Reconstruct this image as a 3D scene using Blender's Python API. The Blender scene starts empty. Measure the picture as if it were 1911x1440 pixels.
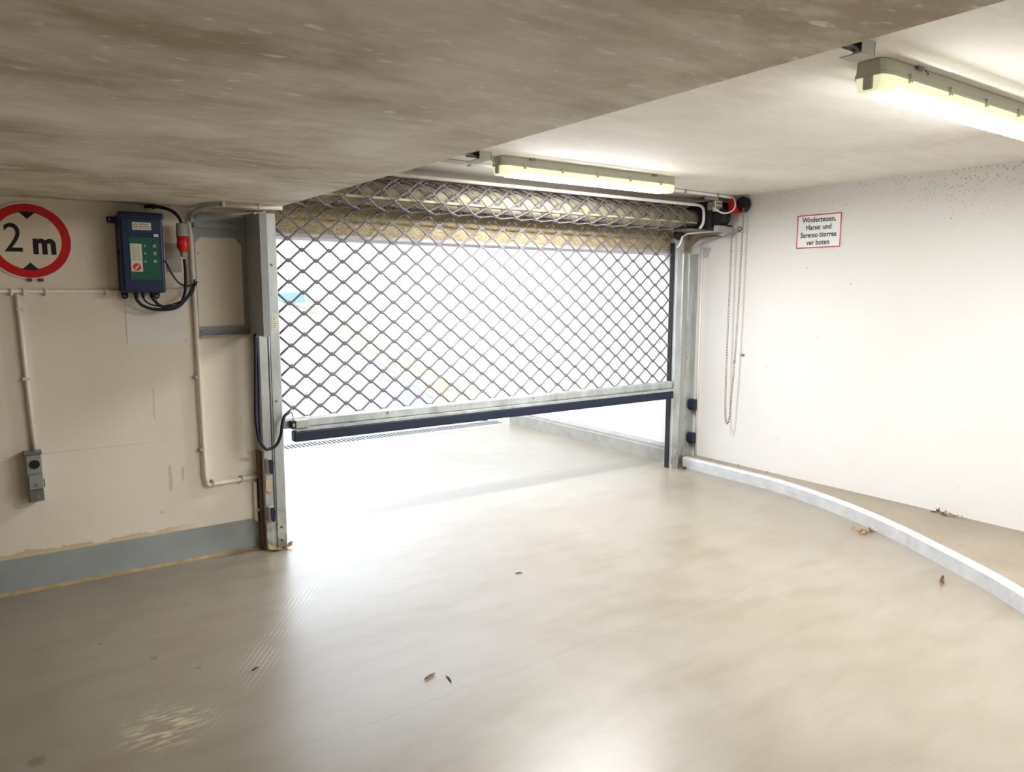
import bpy, bmesh, math, random
from mathutils import Vector, Matrix

# ------------------------------------------------------------------ camera, sky, exposure
scene = bpy.context.scene
C = scene.collection
random.seed(7)

YAW, PITCH, ROLL = math.radians(34.987), math.radians(-7.304), math.radians(0.131)
d = Vector((math.sin(YAW) * math.cos(PITCH), math.cos(YAW) * math.cos(PITCH), math.sin(PITCH)))
r0 = Vector((math.cos(YAW), -math.sin(YAW), 0))
u0 = r0.cross(d)
r = r0 * math.cos(ROLL) + u0 * math.sin(ROLL)
u = -r0 * math.sin(ROLL) + u0 * math.cos(ROLL)
cam_data = bpy.data.cameras.new('camera')
cam_data.sensor_width = 36.0
cam_data.lens = 1385.6 / 1911 * 36.0
cam_data.clip_start = 0.02
cam = bpy.data.objects.new('camera', cam_data)
cam.matrix_world = Matrix(((r.x, u.x, -d.x, 0), (r.y, u.y, -d.y, 0), (r.z, u.z, -d.z, 1.6), (0, 0, 0, 1)))
C.objects.link(cam)
scene.camera = cam

SKY = 3.7           # bright overcast daylight outside the gate
LAMP = 116.0         # fluorescent strip
world = bpy.data.worlds.new('overcast_sky')
scene.world = world
world.use_nodes = True
bg = world.node_tree.nodes['Background']
bg.inputs[0].default_value = (0.82, 0.90, 1.0, 1)
bg.inputs[1].default_value = SKY
vs = scene.view_settings
vs.view_transform = 'Standard'
vs.look = 'None'
vs.exposure = 0.64
vs.gamma = 1.0
vs.use_curve_mapping = False
scene.cycles.max_bounces = 8
scene.cycles.diffuse_bounces = 5
scene.cycles.caustics_reflective = False
scene.cycles.caustics_refractive = False
scene.cycles.sample_clamp_indirect = 12

# ------------------------------------------------------------------ materials
MATS = {}


class NT:
    """small wrapper to write node trees tersely"""
    def __init__(self, name):
        self.m = bpy.data.materials.new(name)
        self.m.use_nodes = True
        self.t = self.m.node_tree
        self.b = self.t.nodes['Principled BSDF']
        self.co = self.t.nodes.new('ShaderNodeTexCoord').outputs['Object']

    def n(self, kind, ins=None, **props):
        nd = self.t.nodes.new('ShaderNode' + kind)
        for k, v in props.items():
            setattr(nd, k, v)
        for k, v in (ins or {}).items():
            self.put(nd.inputs[k], v)
        return nd

    def put(self, sock, v):
        if isinstance(v, bpy.types.NodeSocket):
            self.t.links.new(v, sock)
        elif isinstance(v, (tuple, list)) and len(v) == 3 and sock.type == 'RGBA':
            sock.default_value = (*v, 1)
        else:
            sock.default_value = v

    def math(self, op, a, b=0.0, clamp=False):
        return self.n('Math', {0: a, 1: b}, operation=op, use_clamp=clamp).outputs[0]

    def noise(self, scale, detail=4, rough=0.55, vec=None, stretch=None):
        vec = vec or self.co
        if stretch:
            vec = self.n('Mapping', {'Vector': vec, 'Scale': stretch}).outputs[0]
        return self.n('TexNoise', {'Vector': vec, 'Scale': scale, 'Detail': detail, 'Roughness': rough}).outputs[0]

    def ramp(self, fac, a, b, lo=0.0, hi=1.0):
        return self.n('MapRange', {'Value': fac, 'From Min': a, 'From Max': b, 'To Min': lo, 'To Max': hi}).outputs[0]

    def mix(self, fac, a, b, mode='MIX'):
        nd = self.t.nodes.new('ShaderNodeMix')
        nd.data_type = 'RGBA'
        nd.blend_type = mode
        self.put(nd.inputs[0], fac)
        self.put(nd.inputs[6], a)
        self.put(nd.inputs[7], b)
        return nd.outputs[2]

    def bump(self, h, strength=0.2, dist=0.01):
        nd = self.n('Bump', {'Height': h, 'Strength': strength, 'Distance': dist})
        self.t.links.new(nd.outputs[0], self.b.inputs['Normal'])

    def xyz(self):
        s = self.n('SeparateXYZ', {0: self.co})
        return s.outputs[0], s.outputs[1], s.outputs[2]

    def done(self, key, color, rough=0.6, metal=0.0):
        self.put(self.b.inputs['Base Color'], color)
        self.put(self.b.inputs['Roughness'], rough)
        self.put(self.b.inputs['Metallic'], metal)
        MATS[key] = self.m
        return self.m


def plain(key, color, rough=0.5, metal=0.0, var=0.12, scale=18.0, bump=0.0, coat=0.0):
    t = NT(key)
    f = t.noise(scale, 5, 0.6)
    c = t.mix(t.ramp(f, 0.3, 0.7), tuple(x * (1 - var) for x in color), tuple(min(1, x * (1 + var)) for x in color))
    if bump:
        t.bump(t.noise(scale * 6, 3), bump, 0.004)
    if coat:
        t.b.inputs['Coat Weight'].default_value = coat
    return t.done(key, c, t.ramp(f, 0.2, 0.8, max(0.02, rough - 0.08), min(1, rough + 0.08)), metal)


def emit(key, color, strength, base=None):
    t = NT(key)
    t.put(t.b.inputs['Emission Color'], color)
    t.b.inputs['Emission Strength'].default_value = strength
    return t.done(key, base or color, 0.35)


def mat_floor():
    t = NT('painted_floor')
    x, y, z = t.xyz()
    big = t.noise(0.9, 4, 0.6)
    mid = t.noise(3.0, 6, 0.6, stretch=(1.0, 1.5, 1))
    fine = t.noise(40, 3, 0.6)
    streak = t.noise(1.6, 5, 0.6, stretch=(1.0, 4.0, 1))
    c = t.mix(t.ramp(big, 0.3, 0.7), (0.235, 0.192, 0.135), (0.295, 0.258, 0.205))
    c = t.mix(t.ramp(mid, 0.35, 0.75, 0, 0.45), c, (0.34, 0.312, 0.262))
    c = t.mix(t.ramp(streak, 0.5, 0.8, 0, 0.55), c, (0.205, 0.15, 0.085))
    # a few dark drips on the left side, and grit
    for (dx, dy, dr) in ((0.02, 2.86, 0.035), (0.62, 3.22, 0.016), (0.48, 3.42, 0.020), (0.13, 2.62, 0.022), (0.72, 3.95, 0.012), (0.30, 3.70, 0.014)):
        dq = t.n('VectorMath', {0: t.co, 1: (dx, dy, 0.0)}, operation='DISTANCE').outputs['Value']
        dq = t.math('ADD', dq, t.math('MULTIPLY', t.math('SUBTRACT', t.noise(28, 3), 0.5), dr * 1.6))
        c = t.mix(t.ramp(dq, dr, dr * 0.6, 0, 0.6), c, (0.15, 0.11, 0.03))
    grit = t.noise(24, 2, 0.5)
    c = t.mix(t.ramp(grit, 0.735, 0.76, 0, 0.5), c, (0.14, 0.12, 0.10))
    # hairline crack running across the slab, and a joint at the gate
    wob = t.math('MULTIPLY', t.math('SUBTRACT', t.noise(1.1, 3, 0.5), 0.5), 0.22)
    dist = t.math('ABSOLUTE', t.math('SUBTRACT', t.math('ADD', y, wob), 2.43))
    crack = t.ramp(dist, 0.0045, 0.002, 0, 0.55)
    crack = t.math('MULTIPLY', crack, t.ramp(x, 0.3, 0.6, 0, 1))
    c = t.mix(crack, c, (0.20, 0.17, 0.14))
    dist2 = t.math('ABSOLUTE', t.math('SUBTRACT', y, 4.52))
    joint = t.math('MULTIPLY', t.ramp(dist2, 0.006, 0.003, 0, 0.5), t.ramp(x, 1.5, 1.6))
    c = t.mix(joint, c, (0.30, 0.27, 0.23))
    # tyre grooves left in the coating: fine parallel lines swinging out of the gate
    q = t.math('SUBTRACT', 4.25, y)
    k = t.math('ADD', x, t.math('ADD', t.math('MULTIPLY', q, 0.62), t.math('MULTIPLY', t.math('MULTIPLY', q, q), 0.05)))
    lines = t.math('SINE', t.math('MULTIPLY', k, 230.0))
    band = t.math('MULTIPLY', t.ramp(t.math('ABSOLUTE', t.math('SUBTRACT', k, 1.60)), 0.12, 0.05, 0, 1),
                  t.ramp(t.math('ABSOLUTE', t.math('SUBTRACT', y, 3.5)), 0.85, 0.5, 0, 1))
    groove = t.math('MULTIPLY', t.math('MULTIPLY', band, t.ramp(lines, 0.0, 0.9)), t.ramp(t.noise(5, 3), 0.35, 0.6))
    c = t.mix(t.math('MULTIPLY', groove, 0.4), c, (0.62, 0.57, 0.49))
    # pale scuffed patch
    dd = t.n('VectorMath', {0: t.co, 1: (0.42, 2.83, 0.0)}, operation='DISTANCE').outputs['Value']
    scuff = t.math('MULTIPLY', t.ramp(dd, 0.20, 0.05), t.ramp(t.noise(16, 4, 0.6, stretch=(0.7, 2.4, 1)), 0.48, 0.62))
    c = t.mix(t.math('MULTIPLY', scuff, 0.7), c, (0.72, 0.62, 0.40))
    h = t.math('ADD', t.math('MULTIPLY', mid, 0.5), t.math('MULTIPLY', groove, 0.12))
    h = t.math('SUBTRACT', t.math('ADD', h, t.math('MULTIPLY', fine, 0.10)), t.math('MULTIPLY', crack, 0.6))
    t.bump(h, 0.09, 0.006)
    rough = t.ramp(mid, 0.3, 0.75, 0.30, 0.38)
    t.b.inputs['Specular IOR Level'].default_value = 0.7
    t.b.inputs['Coat Weight'].default_value = 0.25
    t.b.inputs['Coat Roughness'].default_value = 0.32
    return t.done('floor', c, rough)


def mat_plaster(key, base, stain, mould=False, dirty=0.3, marks=False):
    t = NT(key)
    x, y, z = t.xyz()
    a = t.noise(1.3, 5, 0.6)
    b = t.noise(7, 6, 0.65)
    c = t.mix(t.ramp(a, 0.35, 0.75, 0, dirty), base, stain)
    c = t.mix(t.ramp(b, 0.55, 0.8, 0, dirty * 0.7), c, stain)
    vor = t.n('TexVoronoi', {'Vector': t.co, 'Scale': 5.0}).outputs['Distance']
    c = t.mix(t.ramp(vor, 0.05, 0.03, 0, 0.5), c, tuple(v * 0.5 for v in stain))
    if mould:
        sp = t.n('TexVoronoi', {'Vector': t.co, 'Scale': 42.0}).outputs['Distance']
        dens = t.math('MULTIPLY', t.ramp(z, 1.95, 2.36), t.ramp(t.noise(2.3, 3), 0.35, 0.62))
        dots = t.math('MULTIPLY', t.ramp(sp, 0.30, 0.16), dens)
        c = t.mix(t.math('MULTIPLY', dots, 0.75), c, (0.30, 0.24, 0.15))
    if marks:
        # ochre underpaint flaking just above the plinth, a scratch, and a drip
        edge = t.math('ADD', 0.20, t.math('MULTIPLY', t.ramp(t.noise(5, 5, 0.65, stretch=(1, 1, 0.2)), 0.4, 0.75), 0.05))
        fl = t.math('MULTIPLY', t.math('LESS_THAN', z, edge), t.ramp(x, 0.95, 0.75))
        c = t.mix(t.math('MULTIPLY', fl, 0.8), c, (0.66, 0.52, 0.27))
        for (px, z0, z1, w) in ((0.727, 0.86, 1.05, 0.004), (0.79, 0.43, 0.60, 0.012), (0.86, 0.48, 0.58, 0.010)):
            ln = t.ramp(t.math('ABSOLUTE', t.math('SUBTRACT', t.math('ADD', x, t.math('MULTIPLY', t.noise(12, 2), 0.02)), px + 0.01)), w, w * 0.4)
            ln = t.math('MULTIPLY', ln, t.ramp(t.math('ABSOLUTE', t.math('SUBTRACT', z, (z0 + z1) / 2)), (z1 - z0) / 2, (z1 - z0) / 2 - 0.02))
            c = t.mix(t.math('MULTIPLY', ln, 0.5), c, (0.48, 0.37, 0.17))
        hl = t.math('MULTIPLY', t.ramp(t.math('ABSOLUTE', t.math('SUBTRACT', z, 0.735)), 0.003, 0.001), t.ramp(x, 0.8, 0.6))
        c = t.mix(t.math('MULTIPLY', hl, 0.35), c, (0.45, 0.36, 0.24))
    t.bump(t.math('ADD', t.math('MULTIPLY', b, 0.6), t.math('MULTIPLY', t.noise(60, 3), 0.25)), 0.18, 0.006)
    return t.done(key, c, 0.75)


def mat_ceiling(key, lo, hi, spots=True):
    t = NT(key)
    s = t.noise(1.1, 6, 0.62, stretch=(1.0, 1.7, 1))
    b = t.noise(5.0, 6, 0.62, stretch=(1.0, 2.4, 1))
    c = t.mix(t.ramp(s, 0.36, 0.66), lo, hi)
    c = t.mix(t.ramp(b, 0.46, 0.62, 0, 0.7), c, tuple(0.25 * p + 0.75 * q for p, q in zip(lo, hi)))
    if spots:
        d2 = t.noise(2.4, 5, 0.6)
        c = t.mix(t.ramp(d2, 0.50, 0.72, 0, 0.55), c, tuple(v * 0.9 for v in lo))
        w = t.noise(15, 2, 0.5, stretch=(1.0, 2.0, 1))
        c = t.mix(t.ramp(w, 0.63, 0.72, 0, 0.7), c, tuple(min(1, v * 1.15) for v in hi))
        # trowel scratches fanning across the slab
        rot = t.n('Mapping', {'Vector': t.co, 'Rotation': (0, 0, 0.9), 'Scale': (1, 14, 1)}).outputs[0]
        sc = t.noise(2.2, 3, 0.5, vec=rot)
        c = t.mix(t.math('MULTIPLY', t.ramp(sc, 0.58, 0.68, 0, 0.5), t.ramp(s, 0.45, 0.6)), c, hi)
    t.bump(b, 0.12, 0.01)
    return t.done(key, c, 0.7)


def mat_aggregate():
    t = NT('lintel_concrete')
    f = t.noise(70, 4, 0.7)
    g = t.noise(9, 4, 0.6)
    c = t.mix(t.ramp(f, 0.35, 0.65), (0.32, 0.255, 0.14), (0.68, 0.56, 0.36))
    c = t.mix(t.ramp(g, 0.5, 0.75, 0, 0.5), c, (0.34, 0.28, 0.18))
    t.bump(f, 0.6, 0.01)
    return t.done('aggregate', c, 0.9)


def mat_galv(key, base=(0.52, 0.545, 0.53), rough=0.45, metal=0.55, rust=False):
    t = NT(key)
    s = t.n('TexVoronoi', {'Vector': t.co, 'Scale': 55.0}).outputs['Color']
    bw = t.n('RGBToBW', {0: s}).outputs[0]
    n = t.noise(6, 6, 0.65, stretch=(2, 2, 0.6))
    c = t.mix(t.ramp(n, 0.3, 0.7), tuple(v * 0.72 for v in base), tuple(min(1, v * 1.18) for v in base))
    c = t.mix(t.math('MULTIPLY', bw, 0.22), c, tuple(v * 0.7 for v in base))
    if rust:
        x, y, z = t.xyz()
        k = t.math('MULTIPLY', t.ramp(z, 0.32, 0.05), t.ramp(t.noise(14, 5), 0.42, 0.62))
        c = t.mix(t.math('MULTIPLY', k, 0.75), c, (0.20, 0.12, 0.06))
    return t.done(key, c, t.ramp(n, 0.3, 0.7, rough - 0.08, rough + 0.1), metal)


def mat_ramp():
    t = NT('ramp_concrete')
    a = t.noise(3, 5, 0.6, stretch=(0.6, 3, 3))
    b = t.noise(30, 4)
    c = t.mix(t.ramp(a, 0.3, 0.7), (0.25, 0.25, 0.285), (0.34, 0.34, 0.37))
    t.bump(b, 0.3, 0.01)
    return t.done('ramp', c, 0.85)


def mat_moss():
    t = NT('mossy_verge')
    a = t.noise(5, 6, 0.65, stretch=(2, 0.6, 1))
    c = t.mix(t.ramp(a, 0.40, 0.58), (0.46, 0.45, 0.40), (0.33, 0.34, 0.20))
    t.bump(t.noise(40, 4), 0.5, 0.02)
    return t.done('moss', c, 0.95)


mat_floor()
mat_plaster('wall_left', (0.92, 0.835, 0.715), (0.78, 0.675, 0.52), dirty=0.35, marks=True)
mat_plaster('wall_right', (0.74, 0.725, 0.70), (0.64, 0.60, 0.53), mould=True, dirty=0.25)
mat_plaster('wall_out', (0.80, 0.80, 0.80), (0.70, 0.71, 0.72), dirty=0.2)
mat_ceiling('ceiling', (0.76, 0.715, 0.63), (0.89, 0.87, 0.835), spots=False)
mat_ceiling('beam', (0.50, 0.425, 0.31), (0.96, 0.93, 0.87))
mat_aggregate()
mat_galv('galv', rust=True)
mat_galv('galv_clean')
mat_galv('galv_dark', base=(0.30, 0.29, 0.28))
mat_galv('wire', base=(0.235, 0.21, 0.22), rough=0.55, metal=0.3)
mat_galv('drum', base=(0.50, 0.45, 0.30), rough=0.6, metal=0.1)
mat_ramp()
mat_moss()
plain('plinth', (0.36, 0.385, 0.385), 0.55, var=0.10, scale=4, bump=0.1)
plain('kerb', (0.54, 0.545, 0.56), 0.7, var=0.12, scale=9, bump=0.25)
plain('kerb_out', (0.36, 0.345, 0.31), 0.8, var=0.12, scale=9, bump=0.25)
plain('dirt', (0.40, 0.29, 0.14), 0.9, var=0.3, scale=14)
plain('walkway', (0.29, 0.245, 0.185), 0.6, var=0.14, scale=3, bump=0.15)
plain('white', (0.83, 0.82, 0.80), 0.4, var=0.03)
plain('sign_face', (0.84, 0.74, 0.58), 0.4, var=0.02)
plain('conduit', (0.86, 0.80, 0.71), 0.5, var=0.06)
plain('paper', (0.88, 0.84, 0.78), 0.7, var=0.02)
plain('red', (0.66, 0.006, 0.008), 0.35, var=0.04)
plain('bright_red', (0.78, 0.02, 0.012), 0.3, var=0.04)
plain('black', (0.004, 0.004, 0.005), 0.6, var=0.15)
plain('rubber', (0.004, 0.011, 0.030), 0.6, var=0.15)
plain('cable', (0.003, 0.006, 0.022), 0.5, var=0.1)
plain('navy', (0.002, 0.016, 0.066), 0.42, var=0.08, scale=6)
plain('navy_light', (0.004, 0.036, 0.085), 0.3, var=0.05)
plain('green', (0.003, 0.10, 0.062), 0.35, var=0.05)
plain('grey_paint', (0.33, 0.345, 0.34), 0.5, var=0.07, scale=6)
plain('grey_plastic', (0.42, 0.43, 0.39), 0.5, var=0.05)
plain('box_grey', (0.38, 0.40, 0.385), 0.42, metal=0.3, var=0.06)
plain('dark_grey', (0.21, 0.215, 0.20), 0.45, metal=0.3, var=0.06)  # darker grey for small metal and plastic parts
plain('lamp_body', (0.46, 0.45, 0.36), 0.5, var=0.04)
plain('ink', (0.004, 0.004, 0.006), 0.6, var=0.05)
plain('sign_ink', (0.03, 0.033, 0.055), 0.6, var=0.05)
plain('sign_red', (0.52, 0.045, 0.05), 0.5, var=0.04)
plain('sticker', (0.74, 0.72, 0.58), 0.5, var=0.03)
plain('soft_grey', (0.35, 0.35, 0.34), 0.6, var=0.05)
plain('dull_plate', (0.50, 0.48, 0.42), 0.6, var=0.08)
plain('brass', (0.42, 0.33, 0.18), 0.4, metal=0.6, var=0.2)
plain('rust', (0.16, 0.085, 0.05), 0.7, metal=0.2, var=0.25, scale=30)
plain('chain_metal', (0.36, 0.25, 0.20), 0.45, metal=0.5, var=0.25, scale=60)
plain('leaf', (0.36, 0.22, 0.09), 0.75, var=0.35, scale=40)
plain('leaf_dark', (0.17, 0.075, 0.05), 0.75, var=0.3, scale=40)
plain('twig', (0.24, 0.13, 0.07), 0.75, var=0.3, scale=60)
plain('cardboard', (0.55, 0.42, 0.24), 0.8, var=0.15, scale=30)
plain('pale_blue', (0.20, 0.33, 0.36), 0.6, var=0.05)
plain('led', (0.45, 0.75, 0.66), 0.3, var=0.05)
emit('lamp_strip', (0.97, 0.985, 1.0), LAMP)
emit('lamp_glow', (0.93, 0.95, 0.58), 0.40, (0.82, 0.83, 0.58))

# ------------------------------------------------------------------ mesh helpers
ORIGIN = {}


class MB:
    def __init__(self):
        self.v, self.f, self.s = [], [], []

    def add(self, vs_, fs, smooth=False):
        o = len(self.v)
        self.v += [tuple(p) for p in vs_]
        for q in fs:
            self.f.append(tuple(i + o for i in q))
            self.s.append(smooth)
        return self

    def box(self, x0, x1, y0, y1, z0, z1):
        v = [(x, y, z) for z in (z0, z1) for y in (y0, y1) for x in (x0, x1)]
        return self.add(v, [(0, 2, 3, 1), (4, 5, 7, 6), (0, 1, 5, 4), (2, 6, 7, 3), (0, 4, 6, 2), (1, 3, 7, 5)])

    def rbox(self, x0, x1, y0, y1, z0, z1, b=0.004, seg=2):
        bm = bmesh.new()
        bmesh.ops.create_cube(bm, size=1)
        for q in bm.verts:
            q.co = Vector(((x0 + x1) / 2 + q.co.x * (x1 - x0), (y0 + y1) / 2 + q.co.y * (y1 - y0), (z0 + z1) / 2 + q.co.z * (z1 - z0)))
        bmesh.ops.bevel(bm, geom=bm.edges[:], offset=b, segments=seg, affect='EDGES', profile=0.5)
        bm.verts.index_update()
        self.add([q.co[:] for q in bm.verts], [[w.index for w in fc.verts] for fc in bm.faces], False)
        bm.free()
        return self

    def prism(self, poly, axis, a, b):
        """poly: 2D outline, extruded along axis from a to b"""
        def mk(p, t):
            if axis == 'x': return (t, p[0], p[1])
            if axis == 'y': return (p[0], t, p[1])
            return (p[0], p[1], t)
        n = len(poly)
        v = [mk(p, a) for p in poly] + [mk(p, b) for p in poly]
        fs = [tuple(range(n)), tuple(range(2 * n - 1, n - 1, -1))]
        fs += [(i, i + n, (i + 1) % n + n, (i + 1) % n) for i in range(n)]
        return self.add(v, fs)

    def tube(self, pts, rad, n=8, closed=False, cap=True):
        pts = [Vector(p) for p in pts]
        m = len(pts)
        rads = rad if isinstance(rad, (list, tuple)) else [rad] * m
        tang = []
        for i in range(m):
            a = pts[i - 1] if (i > 0 or closed) else pts[i]
            b = pts[(i + 1) % m] if (i < m - 1 or closed) else pts[i]
            tang.append((b - a).normalized())
        t0 = tang[0]
        ref = Vector((0, 0, 1)) if abs(t0.z) < 0.9 else Vector((1, 0, 0))
        nrm = (ref - t0 * ref.dot(t0)).normalized()
        v = []
        for i in range(m):
            t_ = tang[i]
            nrm = (nrm - t_ * nrm.dot(t_)).normalized()
            bi = t_.cross(nrm)
            for k in range(n):
                an = 2 * math.pi * k / n
                v.append(pts[i] + (nrm * math.cos(an) + bi * math.sin(an)) * rads[i])
        fs = []
        for i in range(m if closed else m - 1):
            j = (i + 1) % m
            for k in range(n):
                l = (k + 1) % n
                fs.append((i * n + k, i * n + l, j * n + l, j * n + k))
        self.add(v, fs, True)
        if cap and not closed:
            o = len(self.v) - len(v)
            self.f.append(tuple(o + k for k in range(n - 1, -1, -1))); self.s.append(False)
            self.f.append(tuple(o + (m - 1) * n + k for k in range(n))); self.s.append(False)
        return self

    def lathe(self, prof, org, axis, n=24, smooth=True):
        """prof: list of (t along axis, radius)"""
        ax = Vector(axis).normalized()
        ref = Vector((0, 0, 1)) if abs(ax.z) < 0.9 else Vector((1, 0, 0))
        e1 = (ref - ax * ref.dot(ax)).normalized()
        e2 = ax.cross(e1)
        org = Vector(org)
        v = []
        for t_, rr in prof:
            for k in range(n):
                an = 2 * math.pi * k / n
                v.append(org + ax * t_ + (e1 * math.cos(an) + e2 * math.sin(an)) * rr)
        fs = []
        for i in range(len(prof) - 1):
            for k in range(n):
                l = (k + 1) % n
                fs.append((i * n + k, i * n + l, (i + 1) * n + l, (i + 1) * n + k))
        self.add(v, fs, smooth)
        o = len(self.v) - len(v)
        self.f.append(tuple(o + k for k in range(n - 1, -1, -1))); self.s.append(False)
        self.f.append(tuple(o + (len(prof) - 1) * n + k for k in range(n))); self.s.append(False)
        return self

    def mesh(self, name, shift):
        me = bpy.data.meshes.new(name)
        me.from_pydata([(p[0] - shift[0], p[1] - shift[1], p[2] - shift[2]) for p in self.v], [], self.f)
        bm = bmesh.new(); bm.from_mesh(me)
        bmesh.ops.recalc_face_normals(bm, faces=bm.faces)
        bm.to_mesh(me); bm.free()
        me.polygons.foreach_set('use_smooth', self.s)
        me.update()
        return me


def obj(name, mb, mat, parent=None, label=None, kind=None):
    """one mesh object, vertices given in room coordinates"""
    if parent is not None:
        sh = ORIGIN[parent.name]
    else:
        sh = (0, 0, 0)
    me = mb.mesh(name, sh)
    me.materials.append(MATS[mat])
    o = bpy.data.objects.new(name, me)
    C.objects.link(o)
    if parent is not None:
        o.parent = parent
    ORIGIN[o.name] = sh
    if label: o['label'] = label
    if kind: o['kind'] = kind
    return o


def thing(name, label, cat, loc, group=None):
    o = bpy.data.objects.new(name, None)
    o.empty_display_size = 0.05
    o.location = loc
    C.objects.link(o)
    ORIGIN[o.name] = tuple(loc)
    o['label'] = label
    o['category'] = cat
    if group: o['group'] = group
    return o


def single(name, mb, mat, label, cat, group=None):
    """a thing that is one mesh, origin at its base centre"""
    xs = [p[0] for p in mb.v]; ys = [p[1] for p in mb.v]; zs = [p[2] for p in mb.v]
    loc = ((min(xs) + max(xs)) / 2, (min(ys) + max(ys)) / 2, min(zs))
    me = mb.mesh(name, loc)
    me.materials.append(MATS[mat])
    o = bpy.data.objects.new(name, me)
    o.location = loc
    C.objects.link(o)
    ORIGIN[o.name] = loc
    o['label'] = label; o['category'] = cat
    if group: o['group'] = group
    return o


def struct(name, mb, mat, label=None):
    o = obj(name, mb, mat)
    o['kind'] = 'structure'
    if label: o['label'] = label
    return o


def smooth_path(ctrl, per=8):
    """Catmull-Rom through control points"""
    p = [Vector(c) for c in ctrl]
    p = [p[0] * 2 - p[1]] + p + [p[-1] * 2 - p[-2]]
    out = []
    for i in range(1, len(p) - 2):
        for k in range(per):
            t_ = k / per
            a, b, c_, e = p[i - 1], p[i], p[i + 1], p[i + 2]
            out.append(0.5 * ((2 * b) + (c_ - a) * t_ + (2 * a - 5 * b + 4 * c_ - e) * t_ ** 2 + (3 * b - a - 3 * c_ + e) * t_ ** 3))
    out.append(p[-2])
    return out


def text_mb(body, size, place, align='CENTER', bold=0.0, xscale=1.0, space=1.0):
    """flat lettering as a mesh; place(u, v) maps letter plane to room coordinates"""
    cu = bpy.data.curves.new('lettering', 'FONT')
    cu.body = body; cu.size = size; cu.align_x = align; cu.align_y = 'CENTER'
    cu.offset = bold; cu.space_character = space; cu.resolution_u = 6
    to = bpy.data.objects.new('lettering', cu)
    C.objects.link(to)
    dg = bpy.context.evaluated_depsgraph_get()
    me = bpy.data.meshes.new_from_object(to.evaluated_get(dg))
    mb = MB()
    mb.add([place(w.co.x * xscale, w.co.y) for w in me.vertices], [tuple(p.vertices) for p in me.polygons])
    bpy.data.objects.remove(to); bpy.data.curves.remove(cu); bpy.data.meshes.remove(me)
    return mb


def screw(parent, p, axis, rad=0.006, mat='galv_dark', name='screw'):
    return obj(name, MB().lathe([(0, rad), (0.003, rad), (0.005, rad * 0.6)], p, axis, 10), mat, parent)


# ------------------------------------------------------------------ the setting
YW = 4.60            # inner face of the left wall / plane of the gate
XR = 5.27            # inner face of the right wall
ZC = 2.395           # main ceiling
ZB = 2.066           # underside of the low slab
XB = 1.378           # edge of the low slab

struct('floor', MB().box(-6, XR, -6, 7.32, -0.15, 0), 'floor')
struct('wall_left', MB().box(-6, 1.402, YW, 4.92, 0, 2.9), 'wall_left')
struct('wall_right', MB().box(XR, 5.6, -6, 5.02, 0, 2.9), 'wall_right')
struct('wall_back', MB().box(-6, 5.6, -6.2, -6, 0, 2.9), 'wall_right')
struct('wall_far_side', MB().box(-6.2, -6, -6.2, 4.92, 0, 2.9), 'wall_left')
struct('ceiling', MB().box(XB, 5.6, -6, 4.70, ZC, 2.6), 'ceiling')
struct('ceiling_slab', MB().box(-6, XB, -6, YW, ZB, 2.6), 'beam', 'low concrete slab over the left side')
lint = struct('wall_front', MB().box(1.30, XR + 0.1, 4.70, 5.02, 1.955, 3.2), 'aggregate', 'rough concrete lintel above the gate')
obj('lintel_edge', MB().box(1.30, XR, 4.695, 5.02, 1.935, 1.957), 'kerb', lint)
struct('baseboard_left', MB().prism([(-6, 0), (1.30, 0), (1.30, 0.19), (-6, 0.19)], 'y', YW - 0.006, YW + 0.01), 'plinth', 'grey painted plinth along the left wall')
struct('trim_1', MB().box(XR - 0.012, XR, -6, 4.70, ZC - 0.022, ZC), 'wall_right')
struct('trim_2', MB().prism([(4.575, 0), (4.594, 0), (4.594, 0.012)], 'x', -6, 1.285), 'dirt', 'ochre dirt line along the foot of the plinth')
# kerb inside: straight by the gate, then sweeping into the garage
KH = 0.095
kerb_line = [(5.10, 4.56), (5.095, 4.2), (5.09, 3.85), (5.085, 3.6), (5.03, 3.3), (4.955, 3.02), (4.86, 2.74), (4.70, 2.38), (4.515, 2.04), (4.32, 1.70), (4.13, 1.43), (3.86, 1.08), (3.5, 0.68), (3.0, 0.2), (2.4, -0.35)]
kp = smooth_path([(a, b, 0) for a, b in kerb_line], 4)
kmb, wmb = MB(), MB()
n_ = len(kp)
offs = []
for i in range(n_):
    tv = (kp[min(i + 1, n_ - 1)] - kp[max(i - 1, 0)]).normalized()
    offs.append(Vector((-tv.y, tv.x, 0)))
vk = []
for i in range(n_):
    p, o_ = kp[i], offs[i]
    prof = [(0, 0), (0.0, KH - 0.012), (0.012, KH), (0.055, KH), (0.055, 0)]
    for a, b in prof:
        vk.append((p.x + o_.x * a, p.y + o_.y * a, b))
fk = []
for i in range(n_ - 1):
    for k in range(4):
        fk.append((i * 5 + k, i * 5 + k + 1, (i + 1) * 5 + k + 1, (i + 1) * 5 + k))
fk += [(0, 1, 2, 3, 4), tuple((n_ - 1) * 5 + k for k in (4, 3, 2, 1, 0))]
struct('kerb', kmb.add(vk, fk), 'kerb', 'white kerb curving along the right side')
vw = []
for i in range(n_):
    p, o_ = kp[i], offs[i]
    a = p + o_ * 0.054
    vw += [(min(a.x, XR - 0.001), a.y, KH - 0.001), (XR, a.y, KH - 0.001)]
fw = [(2 * i, 2 * i + 1, 2 * i + 3, 2 * i + 2) for i in range(n_ - 1)]
struct('walkway', wmb.add(vw, fw), 'walkway', 'raised strip between kerb and right wall')

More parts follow.
